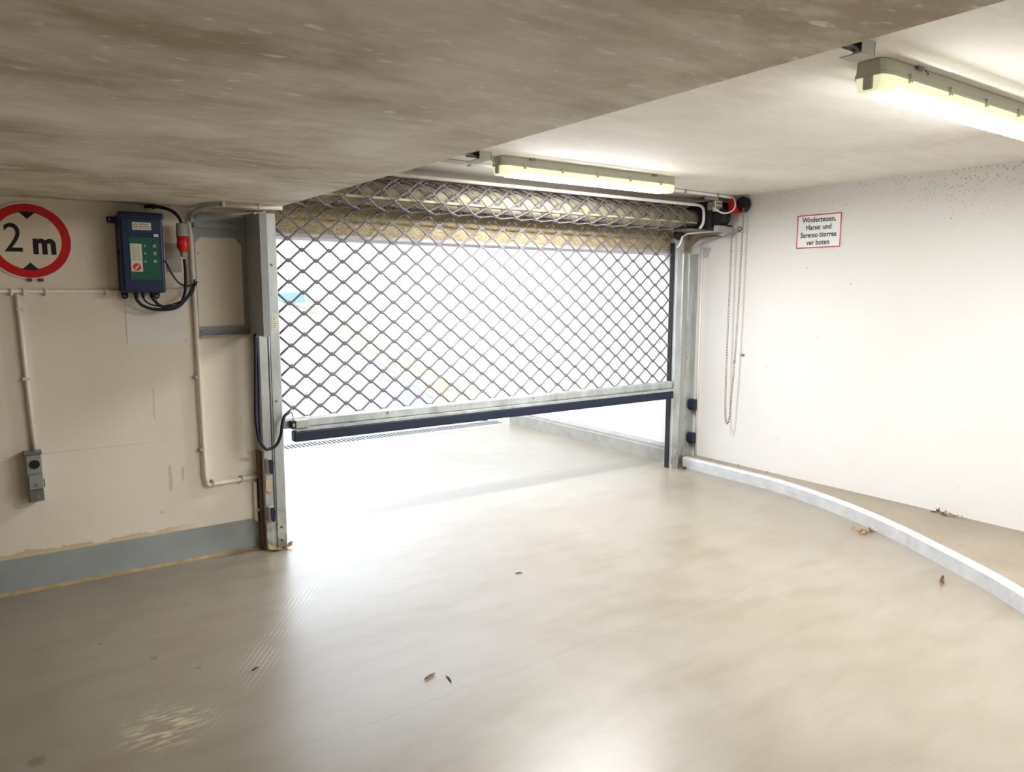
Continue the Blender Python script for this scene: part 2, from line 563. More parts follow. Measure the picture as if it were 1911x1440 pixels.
# outside: apron, channel, ramp between retaining walls
struct('kerb_outside', MB().box(5.10, XR, 4.72, 7.34, 0, 0.125).box(5.135, XR, 4.72, 7.34, 0.125, 0.145), 'kerb_out', 'low kerb along the outer wall beyond the gate')
struct('wall_outside_right', MB().prism([(5.02, 0), (5.02, 3.3), (9.2, 3.3), (9.2, 0)], 'x', XR, 5.6), 'wall_out', 'white retaining wall beyond the gate')
w2 = struct('wall_ramp_right', MB().prism([(9.22, -0.1), (9.22, 3.3), (30, 5.0), (30, 1)], 'x', XR, 5.6), 'wall_out', 'white retaining wall up the ramp')
struct('wall_outside_left', MB().prism([(4.92, 0), (4.92, 3.0), (30, 4.5), (30, 1)], 'x', 0.9, 1.2), 'wall_out')
RAMP = [(7.62, -0.01), (8.4, 0.09), (9.5, 0.33), (11.0, 0.64), (12.7, 0.93), (14.4, 1.19), (16.2, 1.45), (20, 1.75), (32, 1.9)]
vr, fr = [], []
for (yy, zz) in RAMP:
    vr += [(1.2, yy, zz), (5.0, yy, zz)]
fr = [(2 * i, 2 * i + 1, 2 * i + 3, 2 * i + 2) for i in range(len(RAMP) - 1)]
struct('ramp', MB().add(vr, fr), 'ramp', 'pale concrete ramp rising outside')
vm, fm = [], []
for (yy, zz) in RAMP:
    vm += [(4.80, yy, zz + 0.004), (5.0, yy, zz + 0.03), (XR, yy, zz + 0.09)]
for i in range(len(RAMP) - 1):
    a = 3 * i
    fm += [(a, a + 1, a + 4, a + 3), (a + 1, a + 2, a + 5, a + 4)]
struct('ramp_verge', MB().add(vm, fm), 'moss', 'mossy gutter strip at the foot of the ramp wall')
struct('ground_outside', MB().box(-30, 40, 32, 70, 1.6, 1.88), 'ramp')
struct('floor_outside', MB().box(0.9, 5.12, 7.3, 7.66, -0.2, -0.05), 'ramp')

# drainage channel across the foot of the ramp
t = thing('drainage_channel', 'slotted metal drain channel across the foot of the ramp outside', 'drain', (3.15, 7.47, -0.05))
obj('frame', MB().box(1.25, 5.09, 7.32, 7.37, -0.04, 0.0).box(1.25, 5.09, 7.57, 7.62, -0.04, 0.0), 'galv_clean', t)
sl = MB()
x_ = 1.27
while x_ < 5.07:
    sl.box(x_, x_ + 0.022, 7.37, 7.57, -0.03, -0.004)
    x_ += 0.042
obj('grate_bars', sl, 'galv_dark', t, kind='stuff')

# pale blue panel beside the upper end of the ramp
t = thing('fence_panel', 'pale blue panel standing far up the ramp', 'panel', (4.9, 14.5, 1.2))
obj('panel', MB().box(4.96, 5.0, 14.0, 15.8, 1.36, 1.56), 'pale_blue', t)
obj('post', MB().box(4.95, 5.01, 13.9, 14.0, 1.1, 1.60), 'galv_clean', t)
obj('post', MB().box(4.95, 5.01, 15.8, 15.9, 1.40, 1.66), 'galv_clean', t)

# ------------------------------------------------------------------ rolling grille
GX0, GX1 = 1.455, 4.955
t = thing('rolling_grille', 'half-lowered galvanised roller grille of diamond wire mesh across the driveway', 'gate', (3.2, YW, 0.66))
grille = t
HP, PX = 0.0658, 0.1775
ZS = 0.797
RO, AXZ = 0.125, 2.215      # outer radius and height of the coil
AXY = YW - RO
LV = AXZ - ZS               # straight length


def curtain(s):
    """point (y, z) on the curtain at arc length s above the bottom bar, with outward normal"""
    if s <= LV:
        return YW, ZS + s, 1.0, 0.0
    a, rr, left = 0.0, RO, s - LV
    # spiral wound up and over the top, towards the room
    an = 0.0
    step = 0.005
    while left > 0:
        rr = RO - 0.026 * an / (2 * math.pi)
        an += min(step, left) / rr
        left -= step
    return AXY + rr * math.cos(an), AXZ + rr * math.sin(an), math.cos(an), math.sin(an)


NROW = 45
FL = 0.012
rings = MB()
for row in range(NROW):
    s0, s1 = row * HP, (row + 1) * HP
    y0, z0, ny0, nz0 = curtain(s0 + 0.004)
    y1, z1, ny1, nz1 = curtain(s1 - 0.004)
    pts = []
    # even rows have their low nodes at 1.619 + k*PX, odd rows are shifted by half
    base = 1.619 - PX / 2 * (row % 2 == 1)
    xl = base - 2 * PX
    seq = []
    k = 0
    while xl + k * PX / 2 < GX1 + PX:
        seq.append((xl + k * PX / 2, k % 2 == 0))
        k += 1
    for xc, low in seq:
        (yy, zz) = (y0, z0) if low else (y1, z1)
        for dx in (-FL, FL):
            x2 = xc + dx
            if GX0 - 0.02 < x2 < GX1 + 0.005:
                pts.append((x2, yy, zz))
        if low and GX0 + 0.02 < xc < GX1 - 0.02:
            yy2, zz2, ny, nz = curtain(s0)
            if row <= 22:
                c_ = Vector((xc, yy2, zz2))
                ring = [c_ + Vector((math.cos(a) * 0.0098, 0, math.sin(a) * 0.0098)) for a in [2 * math.pi * q / 8 for q in range(8)]]
                rings.tube(ring, 0.0056, 5, closed=True)
            else:
                c_ = Vector((xc, yy2, zz2))
                rings.tube([c_ - Vector((0.008, 0, 0)), c_ + Vector((0.008, 0, 0))], 0.0095, 6)
    obj('wire', MB().tube(pts, 0.0068 if row <= 20 else 0.0056, 6), 'wire', grille)
obj('connector_rings', rings, 'wire', grille, kind='stuff')
obj('drum', MB().lathe([(0, 0.078), (3.58, 0.078)], (1.44, AXY, AXZ), (1, 0, 0), 28), 'drum', grille, 'beige winding drum inside the coiled mesh')
obj('drum_seam', MB().box(1.46, 5.0, AXY - 0.083, AXY - 0.070, AXZ - 0.045, AXZ - 0.030), 'drum', grille)
obj('drum_flange', MB().lathe([(0, 0.112), (0.012, 0.112)], (5.02, AXY, AXZ), (1, 0, 0), 28), 'black', grille, 'black end flange')
# bottom bar
bb = obj('bottom_bar', MB().rbox(1.45, 4.955, YW - 0.032, YW + 0.032, 0.735, 0.803, 0.016, 3), 'galv_clean', grille)
obj('ledge', MB().box(1.52, 4.93, YW - 0.075, YW + 0.030, 0.722, 0.737), 'galv_clean', bb)
obj('rubber_seal', MB().rbox(1.505, 4.915, YW - 0.080, YW - 0.015, 0.655, 0.7215, 0.008, 2), 'rubber', grille, 'dark blue rubber safety edge')
for xx in (2.165, 3.4):
    obj('rivet', MB().lathe([(0, 0.007), (0.004, 0.005)], (xx, YW - 0.031, 0.775), (0, -1, 0), 10), 'rust', bb)
eb = obj('switch_box', MB().rbox(1.515, 1.60, YW - 0.085, YW - 0.033, 0.742, 0.792, 0.004), 'grey_plastic', grille, 'grey cable junction on the bar end')
obj('cable_entry', MB().rbox(1.487, 1.515, YW - 0.083, YW - 0.035, 0.742, 0.792, 0.003), 'black', eb)
obj('clip', MB().box(1.494, 1.508, YW - 0.087, YW - 0.082, 0.756, 0.776), 'soft_grey', eb)

# ------------------------------------------------------------------ guide posts
t = thing('guide_post', 'galvanised guide post left of the grille with sticker and two dark sensor covers', 'post', (1.37, 4.56, 0))
gp = obj('channel', MB().prism([(1.292, 4.595), (1.305, 4.50), (1.352, 4.50), (1.358, 4.512), (1.366, 4.512), (1.372, 4.50), (1.425, 4.50), (1.432, 4.512), (1.432, 4.578), (1.405, 4.578), (1.405, 4.595)], 'z', 0.0, 2.05), 'galv', t)
obj('guide_flange', MB().box(1.405, 1.45, 4.615, 4.66, 0.0, 2.0), 'galv', t)
obj('ridge', MB().tube([(1.362, 4.503, 0.25), (1.362, 4.503, 2.04)], 0.006, 6), 'galv_clean', t)
obj('rusty_edge', MB().box(1.284, 1.304, 4.535, 4.598, 0.02, 0.62), 'rust', t, 'rusty side strip')
for zc in (0.535, 0.235):
    cv = obj('sensor_cover', MB().rbox(1.308, 1.345, 4.455, 4.502, zc - 0.05, zc + 0.05, 0.012, 2), 'grey_plastic', t, 'grey housing with dark lens')
    obj('lens', MB().prism([(1.322, zc - 0.030), (1.332, zc - 0.046), (1.344, zc - 0.036), (1.347, zc + 0.03), (1.338, zc + 0.046), (1.320, zc + 0.046)], 'y', 4.448, 4.457), 'rubber', cv)
obj('catch_plate', MB().prism([(1.305, 0.47), (1.333, 0.455), (1.333, 0.365), (1.305, 0.385)], 'y', 4.485, 4.4995), 'cardboard', t)
sk = obj('sticker', MB().box(1.384, 1.424, 4.4985, 4.4998, 1.365, 1.458), 'sticker', t, 'cream inspection sticker with small print')
pm = MB()
for k in range(7):
    zz = 1.447 - k * 0.0115
    pm.box(1.390, 1.390 + 0.012 + 0.016 * ((k * 37) % 10) / 10, 4.4978, 4.4984, zz - 0.002, zz + 0.002)
obj('print', pm, 'soft_grey', sk)
for zz in (0.135, 0.05, 0.93, 1.75):
    screw(t, (1.396, 4.50, zz), (0, -1, 0), 0.008, 'rust' if zz < 0.2 else 'galv_dark')

t = thing('guide_post', 'galvanised guide post standing against the white right wall', 'post', (5.08, 4.6, 0))
obj('slot_strip', MB().box(4.962, 4.972, 4.61, 4.655, 0, 2.02), 'black', t, 'dark plastic slot lining')
obj('channel', MB().prism([(4.972, 4.575), (5.02, 4.565), (5.03, 4.555), (5.04, 4.565), (5.045, 4.60), (5.14, 4.60), (5.145, 4.59), (5.158, 4.59), (5.163, 4.60), (5.262, 4.60), (5.262, 4.66), (4.972, 4.66)], 'z', 0.0, 1.93), 'galv', t)
obj('head', MB().box(4.972, 5.045, 4.572, 4.66, 1.93, 2.06), 'galv', t)
for zc in (0.575, 0.265):
    obj('sensor_cover', MB().prism([(5.205, zc + 0.045), (5.185, zc + 0.03), (5.185, zc - 0.03), (5.205, zc - 0.055), (5.235, zc - 0.055), (5.235, zc + 0.045)], 'y', 4.53, 4.60), 'rubber', t, 'dark sensor lens')
for zz in (0.45, 1.0, 1.88):
    screw(t, (5.152, 4.59, zz), (0, -1, 0), 0.007)
obj('tape', MB().box(5.15, 5.172, 4.5865, 4.5895, 0.90, 1.02), 'dull_plate', t)
obj('tape', MB().box(5.15, 5.172, 4.5865, 4.5895, 1.28, 1.36), 'dull_plate', t)
# corner strip on right wall
t = thing('corner_strip', 'thin white conduit running up beside the right guide post', 'conduit', (5.262, 4.545, 0.1))
obj('pipe', MB().tube([(5.258, 4.548, 0.096), (5.258, 4.548, 2.02)], 0.009, 8), 'conduit', t)

# ------------------------------------------------------------------ bearing bracket on the left wall
t = thing('bearing_bracket', 'grey steel bearing bracket frame bolted to the left wall under the slab', 'bracket', (1.12, 4.5, 1.335))
outer = [(0.972, 1.338), (1.285, 1.338), (1.285, 2.04), (0.972, 2.04)]
fr_ = MB()
fr_.box(0.972, 1.285, 4.588, 4.598, 1.338, 1.388)
fr_.box(0.972, 1.285, 4.588, 4.598, 1.905, 2.04)
fr_.box(0.972, 0.990, 4.588, 4.598, 1.388, 1.905)
fr_.box(1.250, 1.285, 4.588, 4.598, 1.388, 1.905)
fr_.prism([(0.990, 1.905), (1.022, 1.905), (0.990, 1.87)], 'y', 4.588, 4.598)
fr_.prism([(1.250, 1.905), (1.215, 1.905), (1.250, 1.86)], 'y', 4.588, 4.598)
obj('back_plate', fr_, 'grey_paint', t)
obj('stiffener', MB().box(0.985, 1.24, 4.575, 4.588, 1.955, 1.985), 'grey_paint', t)
obj('lip', MB().box(0.990, 1.285, 4.545, 4.588, 1.332, 1.340), 'grey_paint', t)
obj('side_plate', MB().box(1.272, 1.279, 4.30, 4.588, 1.336, 2.03), 'grey_paint', t)
obj('front_flange', MB().box(1.272, 1.312, 4.292, 4.300, 1.336, 2.03), 'grey_paint', t)
for p in ((1.000, 2.015), (1.235, 1.975), (1.265, 1.66), (1.268, 1.41), (1.000, 1.362)):
    screw(t, (p[0], 4.588, p[1]), (0, -1, 0), 0.008)

# conduit bending off the wall and along the slab over the bracket
t = thing('ceiling_conduit', 'grey conduit bending off the wall and running under the slab edge above the bracket', 'conduit', (1.15, 4.3, 2.0))
obj('bend', MB().tube(smooth_path([(0.972, 4.578, 1.985), (0.972, 4.54, 2.025), (0.985, 4.38, 2.048), (1.0, 4.25, 2.05), (1.045, 4.185, 2.05)], 6), 0.012, 8), 'galv_clean', t)
obj('pipe', MB().tube([(1.045, 4.18, 2.05), (1.362, 4.165, 2.05)], 0.0115, 8), 'conduit', t)
for xx in (1.05, 1.24):
    obj('clip', MB().box(xx - 0.006, xx + 0.006, 4.155, 4.192, 2.036, 2.066), 'conduit', t)

# ------------------------------------------------------------------ height limit sign
SC = (0.187, 1.848); SR = 0.194
t = thing('height_limit_sign', 'round red bordered height limit sign reading 2 m', 'sign', (SC[0], 4.585, SC[1]))
obj('plate', MB().lathe([(0, SR), (0.006, SR)], (SC[0], 4.597, SC[1]), (0, -1, 0), 56), 'white', t)


def annulus(r_in, r_out, y, th, n=64):
    v, fs = [], []
    for k in range(n):
        a = 2 * math.pi * k / n
        for rr in (r_in, r_out):
            for yy in (y, y - th):
                v.append((SC[0] + rr * math.cos(a), yy, SC[1] + rr * math.sin(a)))
    for k in range(n):
        a, b = 4 * k, 4 * ((k + 1) % n)
        fs += [(a + 1, a + 3, b + 3, b + 1), (a + 3, a + 2, b + 2, b + 3), (a, a + 1, b + 1, b)]
    return MB().add(v, fs)


obj('border', annulus(0.145, 0.187, 4.5912, 0.0008), 'red', t, 'red ring')
obj('face', MB().lathe([(0, 0.146), (0.0004, 0.146)], (SC[0], 4.591, SC[1]), (0, -1, 0), 56), 'sign_face', t)
obj('arrow', MB().prism([(SC[0] - 0.038, SC[1] + 0.146), (SC[0] + 0.038, SC[1] + 0.146), (SC[0], SC[1] + 0.110)], 'y', 4.5905, 4.5898), 'ink', t)
obj('arrow', MB().prism([(SC[0] - 0.038, SC[1] - 0.146), (SC[0] + 0.038, SC[1] - 0.146), (SC[0], SC[1] - 0.110)], 'y', 4.5905, 4.5898), 'ink', t)
obj('numeral', text_mb('2', 0.205, lambda a, b: (SC[0] - 0.066 + a, 4.5898, SC[1] + b + 0.006), bold=0.0005, xscale=0.86), 'ink', t)
obj('letter', text_mb('m', 0.150, lambda a, b: (SC[0] + 0.068 + a, 4.5898, SC[1] - 0.016 + b), bold=0.006, xscale=0.92), 'ink', t)
for sx in (-0.02, 0.03):
    obj('clamp', MB().box(SC[0] + sx, SC[0] + sx + 0.022, 4.588, 4.598, SC[1] - SR - 0.012, SC[1] - SR + 0.004), 'rust', t)

# ------------------------------------------------------------------ control box
t = thing('control_box', 'dark blue gate control box with green keypad on the left wall', 'control box', (0.69, 4.52, 1.58))
hb = obj('housing', MB().rbox(0.590, 0.800, 4.455, 4.575, 1.585, 2.005, 0.012, 3), 'navy', t)
obj('back_tray', MB().rbox(0.585, 0.805, 4.555, 4.597, 1.59, 2.0, 0.006), 'navy', t)
obj('lid', MB().rbox(0.583, 0.807, 4.448, 4.52, 1.978, 2.012, 0.010, 2), 'navy', t)
obj('upper_panel', MB().box(0.626, 0.778, 4.4525, 4.456, 1.902, 1.972), 'navy_light', t)
obj('keypad_panel', MB().box(0.628, 0.778, 4.4525, 4.456, 1.655, 1.878), 'green', t, 'green keypad panel')
lb = obj('maker_label', MB().box(0.650, 0.742, 4.4505, 4.4525, 1.918, 1.958), 'sticker', t, 'white sticker with logo and small print')
pm = MB()
pm.box(0.682, 0.728, 4.4497, 4.4504, 1.945, 1.951).box(0.682, 0.738, 4.4497, 4.4504, 1.933, 1.939).box(0.676, 0.738, 4.4497, 4.4504, 1.923, 1.927)
obj('print', pm, 'soft_grey', lb)
obj('logo', annulus(0.004, 0.009, 0, 0) if False else MB().tube([(0.666 + 0.008 * math.cos(a), 4.4502, 1.939 + 0.010 * math.sin(a)) for a in [2 * math.pi * q / 12 for q in range(12)]], 0.0016, 5, closed=True), 'rust', lb)
obj('small_tag', MB().box(0.752, 0.775, 4.4505, 4.4525, 1.884, 1.899), 'white', t)
il = obj('instruction_label', MB().box(0.634, 0.690, 4.4505, 4.4525, 1.698, 1.845), 'sticker', t, 'tall white label with red round badge')
pm = MB()
for k in range(9):
    zz = 1.834 - k * 0.0092
    pm.box(0.641, 0.655 + 0.02 * ((k * 53) % 10) / 10, 4.4497, 4.4504, zz - 0.0016, zz + 0.0016)
    pm.box(0.668, 0.672 + 0.012 * ((k * 31) % 10) / 10, 4.4497, 4.4504, zz - 0.0016, zz + 0.0016)
obj('print', pm, 'soft_grey', il)
obj('badge', MB().lathe([(0, 0.020), (0.001, 0.020)], (0.662, 4.4505, 1.722), (0, -1, 0), 24), 'bright_red', il)
obj('badge_mark', MB().prism([(0.650, 1.712), (0.656, 1.708), (0.674, 1.730), (0.668, 1.734)], 'y', 4.4494, 4.4488), 'sticker', il)
for k, zz in enumerate((1.836, 1.796, 1.754)):
    obj('key', MB().lathe([(0, 0.011), (0.003, 0.009)], (0.752, 4.4525, zz), (0, -1, 0), 14), 'soft_grey', t)
    obj('indicator', MB().prism([(0.699, zz - 0.005), (0.711, zz - 0.005), (0.705, zz + 0.006)], 'y', 4.4525, 4.4512), 'led', t)
for (xa, xb_, z0, z1) in ((0.545, 0.590, 1.958, 1.992), (0.800, 0.818, 1.955, 1.985)):
    lg = obj('mounting_lug', MB().rbox(xa, xb_, 4.575, 4.592, z0, z1, 0.007, 2), 'navy', t)
    obj('screw', MB().lathe([(0, 0.006), (0.003, 0.006)], ((xa + xb_) / 2 - 0.008, 4.575, (z0 + z1) / 2), (0, -1, 0), 10), 'soft_grey', lg)
for xx in (0.610, 0.770):
    lg = obj('mounting_lug', MB().prism([(xx - 0.017, 1.59), (xx + 0.017, 1.59), (xx + 0.014, 1.560), (xx, 1.548), (xx - 0.014, 1.560)], 'y', 4.565, 4.59), 'black', t)
    obj('screw', MB().lathe([(0, 0.006), (0.003, 0.006)], (xx, 4.565, 1.566), (0, -1, 0), 10), 'soft_grey', lg)
for xx, rr in ((0.655, 0.014), (0.690, 0.011), (0.735, 0.014)):
    obj('cable_gland', MB().lathe([(0, rr), (0.010, rr), (0.012, rr * 0.8), (0.03, rr * 0.7)], (xx, 4.50, 1.588), (0, 0, -1), 10), 'black', t)
obj('side_knob', MB().lathe([(0, 0.009), (0.008, 0.008)], (0.590, 4.52, 1.80), (-1, 0, 0), 10), 'black', t)

# cables out of the control box
def cable(name, ctrl, rad, label, mat='cable', cat='cable', group=None):
    return single(name, MB().tube(smooth_path(ctrl, 8), rad, 8), mat, label, cat, group)

cable('control_cable', [(0.655, 4.50, 1.562), (0.660, 4.50, 1.545), (0.690, 4.50, 1.512), (0.760, 4.50, 1.492), (0.850, 4.50, 1.500), (0.905, 4.505, 1.545), (0.945, 4.52, 1.60), (0.972, 4.54, 1.640)], 0.0085, 'thick dark cable looping lowest under the control box to the conduit')
cable('control_cable', [(0.735, 4.49, 1.562), (0.742, 4.49, 1.545), (0.775, 4.49, 1.512), (0.830, 4.49, 1.505), (0.880, 4.492, 1.53), (0.906, 4.495, 1.60), (0.912, 4.498, 1.70), (0.910, 4.50, 1.772)], 0.0085, 'dark cable rising from under the control box into the red plug')
cable('control_cable', [(0.690, 4.50, 1.562), (0.700, 4.505, 1.540), (0.735, 4.51, 1.518), (0.80, 4.515, 1.512), (0.880, 4.52, 1.535), (0.950, 4.53, 1.585), (0.968, 4.54, 1.66)], 0.005, 'thin dark cable from the middle gland of the control box')
cable('control_cable', [(0.802, 4.52, 1.765), (0.820, 4.52, 1.748), (0.845, 4.52, 1.690), (0.880, 4.525, 1.640), (0.920, 4.53, 1.622), (0.955, 4.54, 1.630), (0.985, 4.55, 1.648)], 0.0045, 'thin black cable sagging from the right side of the control box')

# red industrial plug
t = thing('power_plug', 'red industrial power plug with grey collar hanging beside the control box', 'plug', (0.91, 4.50, 1.77))
obj('collar', MB().lathe([(0, 0.026), (0.006, 0.030), (0.05, 0.031), (0.058, 0.033), (0.072, 0.033)], (0.906, 4.50, 1.968), (0.01, 0, -1), 20), 'grey_plastic', t, 'grey socket collar')
obj('body', MB().lathe([(0, 0.031), (0.03, 0.031), (0.045, 0.034), (0.062, 0.033), (0.075, 0.026), (0.085, 0.022)], (0.907, 4.50, 1.897), (0.02, 0, -1), 20), 'bright_red', t, 'red plug body')
obj('gland', MB().lathe([(0, 0.020), (0.024, 0.018), (0.03, 0.014)], (0.909, 4.50, 1.813), (0.02, 0, -1), 12), 'grey_plastic', t)
obj('cord', MB().tube(smooth_path([(0.906, 4.50, 1.966), (0.896, 4.50, 1.995), (0.870, 4.505, 2.026), (0.830, 4.52, 2.046), (0.775, 4.545, 2.055), (0.735, 4.57, 2.052)], 8), 0.0095, 8), 'cable', t, 'black cord curving from the slab')
obj('cord_clip', MB().box(0.768, 0.782, 4.53, 4.56, 2.042, 2.066), 'black', t)

# surface conduits on the left wall
t = thing('wall_conduit', 'thin white conduit running level along the left wall behind the control box', 'conduit', (-0.2, 4.588, 1.58))
obj('pipe', MB().tube([(-1.5, 4.589, 1.585), (0.60, 4.589, 1.594)], 0.010, 8), 'conduit', t)
for xx in (0.095, 0.15, 0.245, 0.525):
    obj('clip', MB().rbox(xx - 0.007, xx + 0.007, 4.574, 4.60, 1.570, 1.606, 0.004), 'conduit', t)
t = thing('wall_conduit', 'white conduit dropping down the left wall to the key switch', 'conduit', (0.13, 4.588, 0.76))
obj('pipe', MB().tube([(0.118, 4.587, 1.578), (0.139, 4.587, 0.762)], 0.0115, 8), 'conduit', t)
for zz in (1.50, 1.14):
    obj('clip', MB().rbox(0.110, 0.150, 4.576, 4.60, zz - 0.008, zz + 0.008, 0.004), 'conduit', t)
t = thing('wall_conduit', 'white conduit from bracket edge down the left wall then across to the post', 'conduit', (1.0, 4.588, 0.44))
obj('pipe', MB().tube([(0.958, 4.582, 1.99)] + [(0.986 - 0.018 + 0.012 * k / 4, 4.582, 1.9 - 0.35 * k) for k in range(5)] + smooth_path([(0.986, 4.582, 0.478), (0.989, 4.582, 0.455), (1.0, 4.582, 0.446), (1.03, 4.582, 0.447)], 5) + [(1.285, 4.582, 0.458)], 0.013, 8), 'conduit', t)
for (xx, zz) in ((0.962, 1.097), (0.968, 0.665)):
    obj('clip', MB().rbox(xx - 0.014, xx + 0.022, 4.572, 4.60, zz - 0.010, zz + 0.010, 0.004), 'dull_plate', t)
for xx in (1.02, 1.19):
    obj('clip', MB().rbox(xx - 0.008, xx + 0.008, 4.568, 4.60, 0.435, 0.475, 0.004), 'dull_plate', t)
t = thing('wall_conduit', 'short white cable cover strip upright beside the foot of the left post', 'conduit', (1.27, 4.585, 0.17))
obj('cover', MB().rbox(1.258, 1.276, 4.57, 4.598, 0.175, 0.425, 0.004), 'conduit', t)
obj('clip', MB().rbox(1.262, 1.296, 4.562, 4.58, 0.238, 0.258, 0.004), 'dull_plate', t)

# blank white sheet and a dull blanking plate on the wall
t = thing('blank_sheet', 'blank white sheet stuck to the wall under the control box', 'sheet', (0.767, 4.599, 1.30))
obj('sheet', MB().box(0.612, 0.922, 4.5975, 4.5995, 1.303, 1.529), 'paper', t)
for (xx, zz) in ((0.915, 1.312), (0.762, 1.492)):
    obj('pin', MB().lathe([(0, 0.003), (0.002, 0.002)], (xx, 4.5975, zz), (0, -1, 0), 8), 'ink', t)
single('blanking_plate', MB().rbox(0.835, 0.915, 4.594, 4.60, 1.70, 1.86, 0.003), 'dull_plate', 'dull grey blanking plate behind the red plug', 'plate')

# black lead looping from bracket to bottom bar
t = thing('looped_lead', 'dark blue flexible lead looping from the bracket down and up to the bottom bar', 'cable', (1.32, 4.45, 0.64))
obj('lead', MB().tube(smooth_path([(1.268, 4.45, 1.345), (1.262, 4.45, 1.15), (1.253, 4.45, 0.95), (1.252, 4.45, 0.82), (1.266, 4.45, 0.715), (1.300, 4.45, 0.655), (1.335, 4.45, 0.650), (1.372, 4.45, 0.672), (1.398, 4.45, 0.73), (1.407, 4.45, 0.79), (1.425, 4.455, 0.838), (1.458, 4.47, 0.858)], 8), 0.0095, 10), 'cable', t)
obj('return_strand', MB().tube(smooth_path([(1.279, 4.46, 1.345), (1.280, 4.46, 1.1), (1.275, 4.46, 0.9), (1.277, 4.46, 0.70)], 8), 0.0075, 8), 'cable', t)
obj('tail_wire', MB().tube(smooth_path([(1.458, 4.47, 0.858), (1.480, 4.49, 0.852), (1.495, 4.51, 0.82), (1.498, 4.52, 0.79)], 6), 0.0025, 6), 'cable', t)

# ------------------------------------------------------------------ key switch box
t = thing('key_switch', 'grey metal key switch box with round black lens on the left wall', 'switch', (0.135, 4.54, 0.50))
obj('housing', MB().rbox(0.094, 0.166, 4.53, 4.598, 0.498, 0.755, 0.003), 'box_grey', t)
obj('top_lip', MB().box(0.092, 0.168, 4.52, 4.598, 0.750, 0.762), 'dark_grey', t)
fp = obj('lens_plate', MB().rbox(0.097, 0.165, 4.524, 4.531, 0.648, 0.746, 0.003), 'box_grey', t)
obj('lens_ring', MB().lathe([(0, 0.027), (0.003, 0.026)], (0.133, 4.524, 0.698), (0, -1, 0), 28), 'soft_grey', fp)
obj('lens', MB().lathe([(0, 0.0235), (0.003, 0.0225)], (0.133, 4.521, 0.698), (0, -1, 0), 28), 'black', fp, 'black round lens')
cp = obj('lock_cover', MB().rbox(0.102, 0.166, 4.512, 4.531, 0.566, 0.642, 0.003), 'box_grey', t)
obj('lock', MB().lathe([(0, 0.0085), (0.003, 0.0075)], (0.134, 4.512, 0.592), (0, -1, 0), 16), 'brass', cp)
lp = obj('lower_plate', MB().rbox(0.100, 0.165, 4.523, 4.531, 0.500, 0.562, 0.003), 'dark_grey', t)
obj('lock', MB().lathe([(0, 0.009), (0.003, 0.008)], (0.134, 4.523, 0.526), (0, -1, 0), 16), 'brass', lp)
obj('hinge', MB().box(0.166, 0.172, 4.52, 4.55, 0.572, 0.612), 'dark_grey', t)

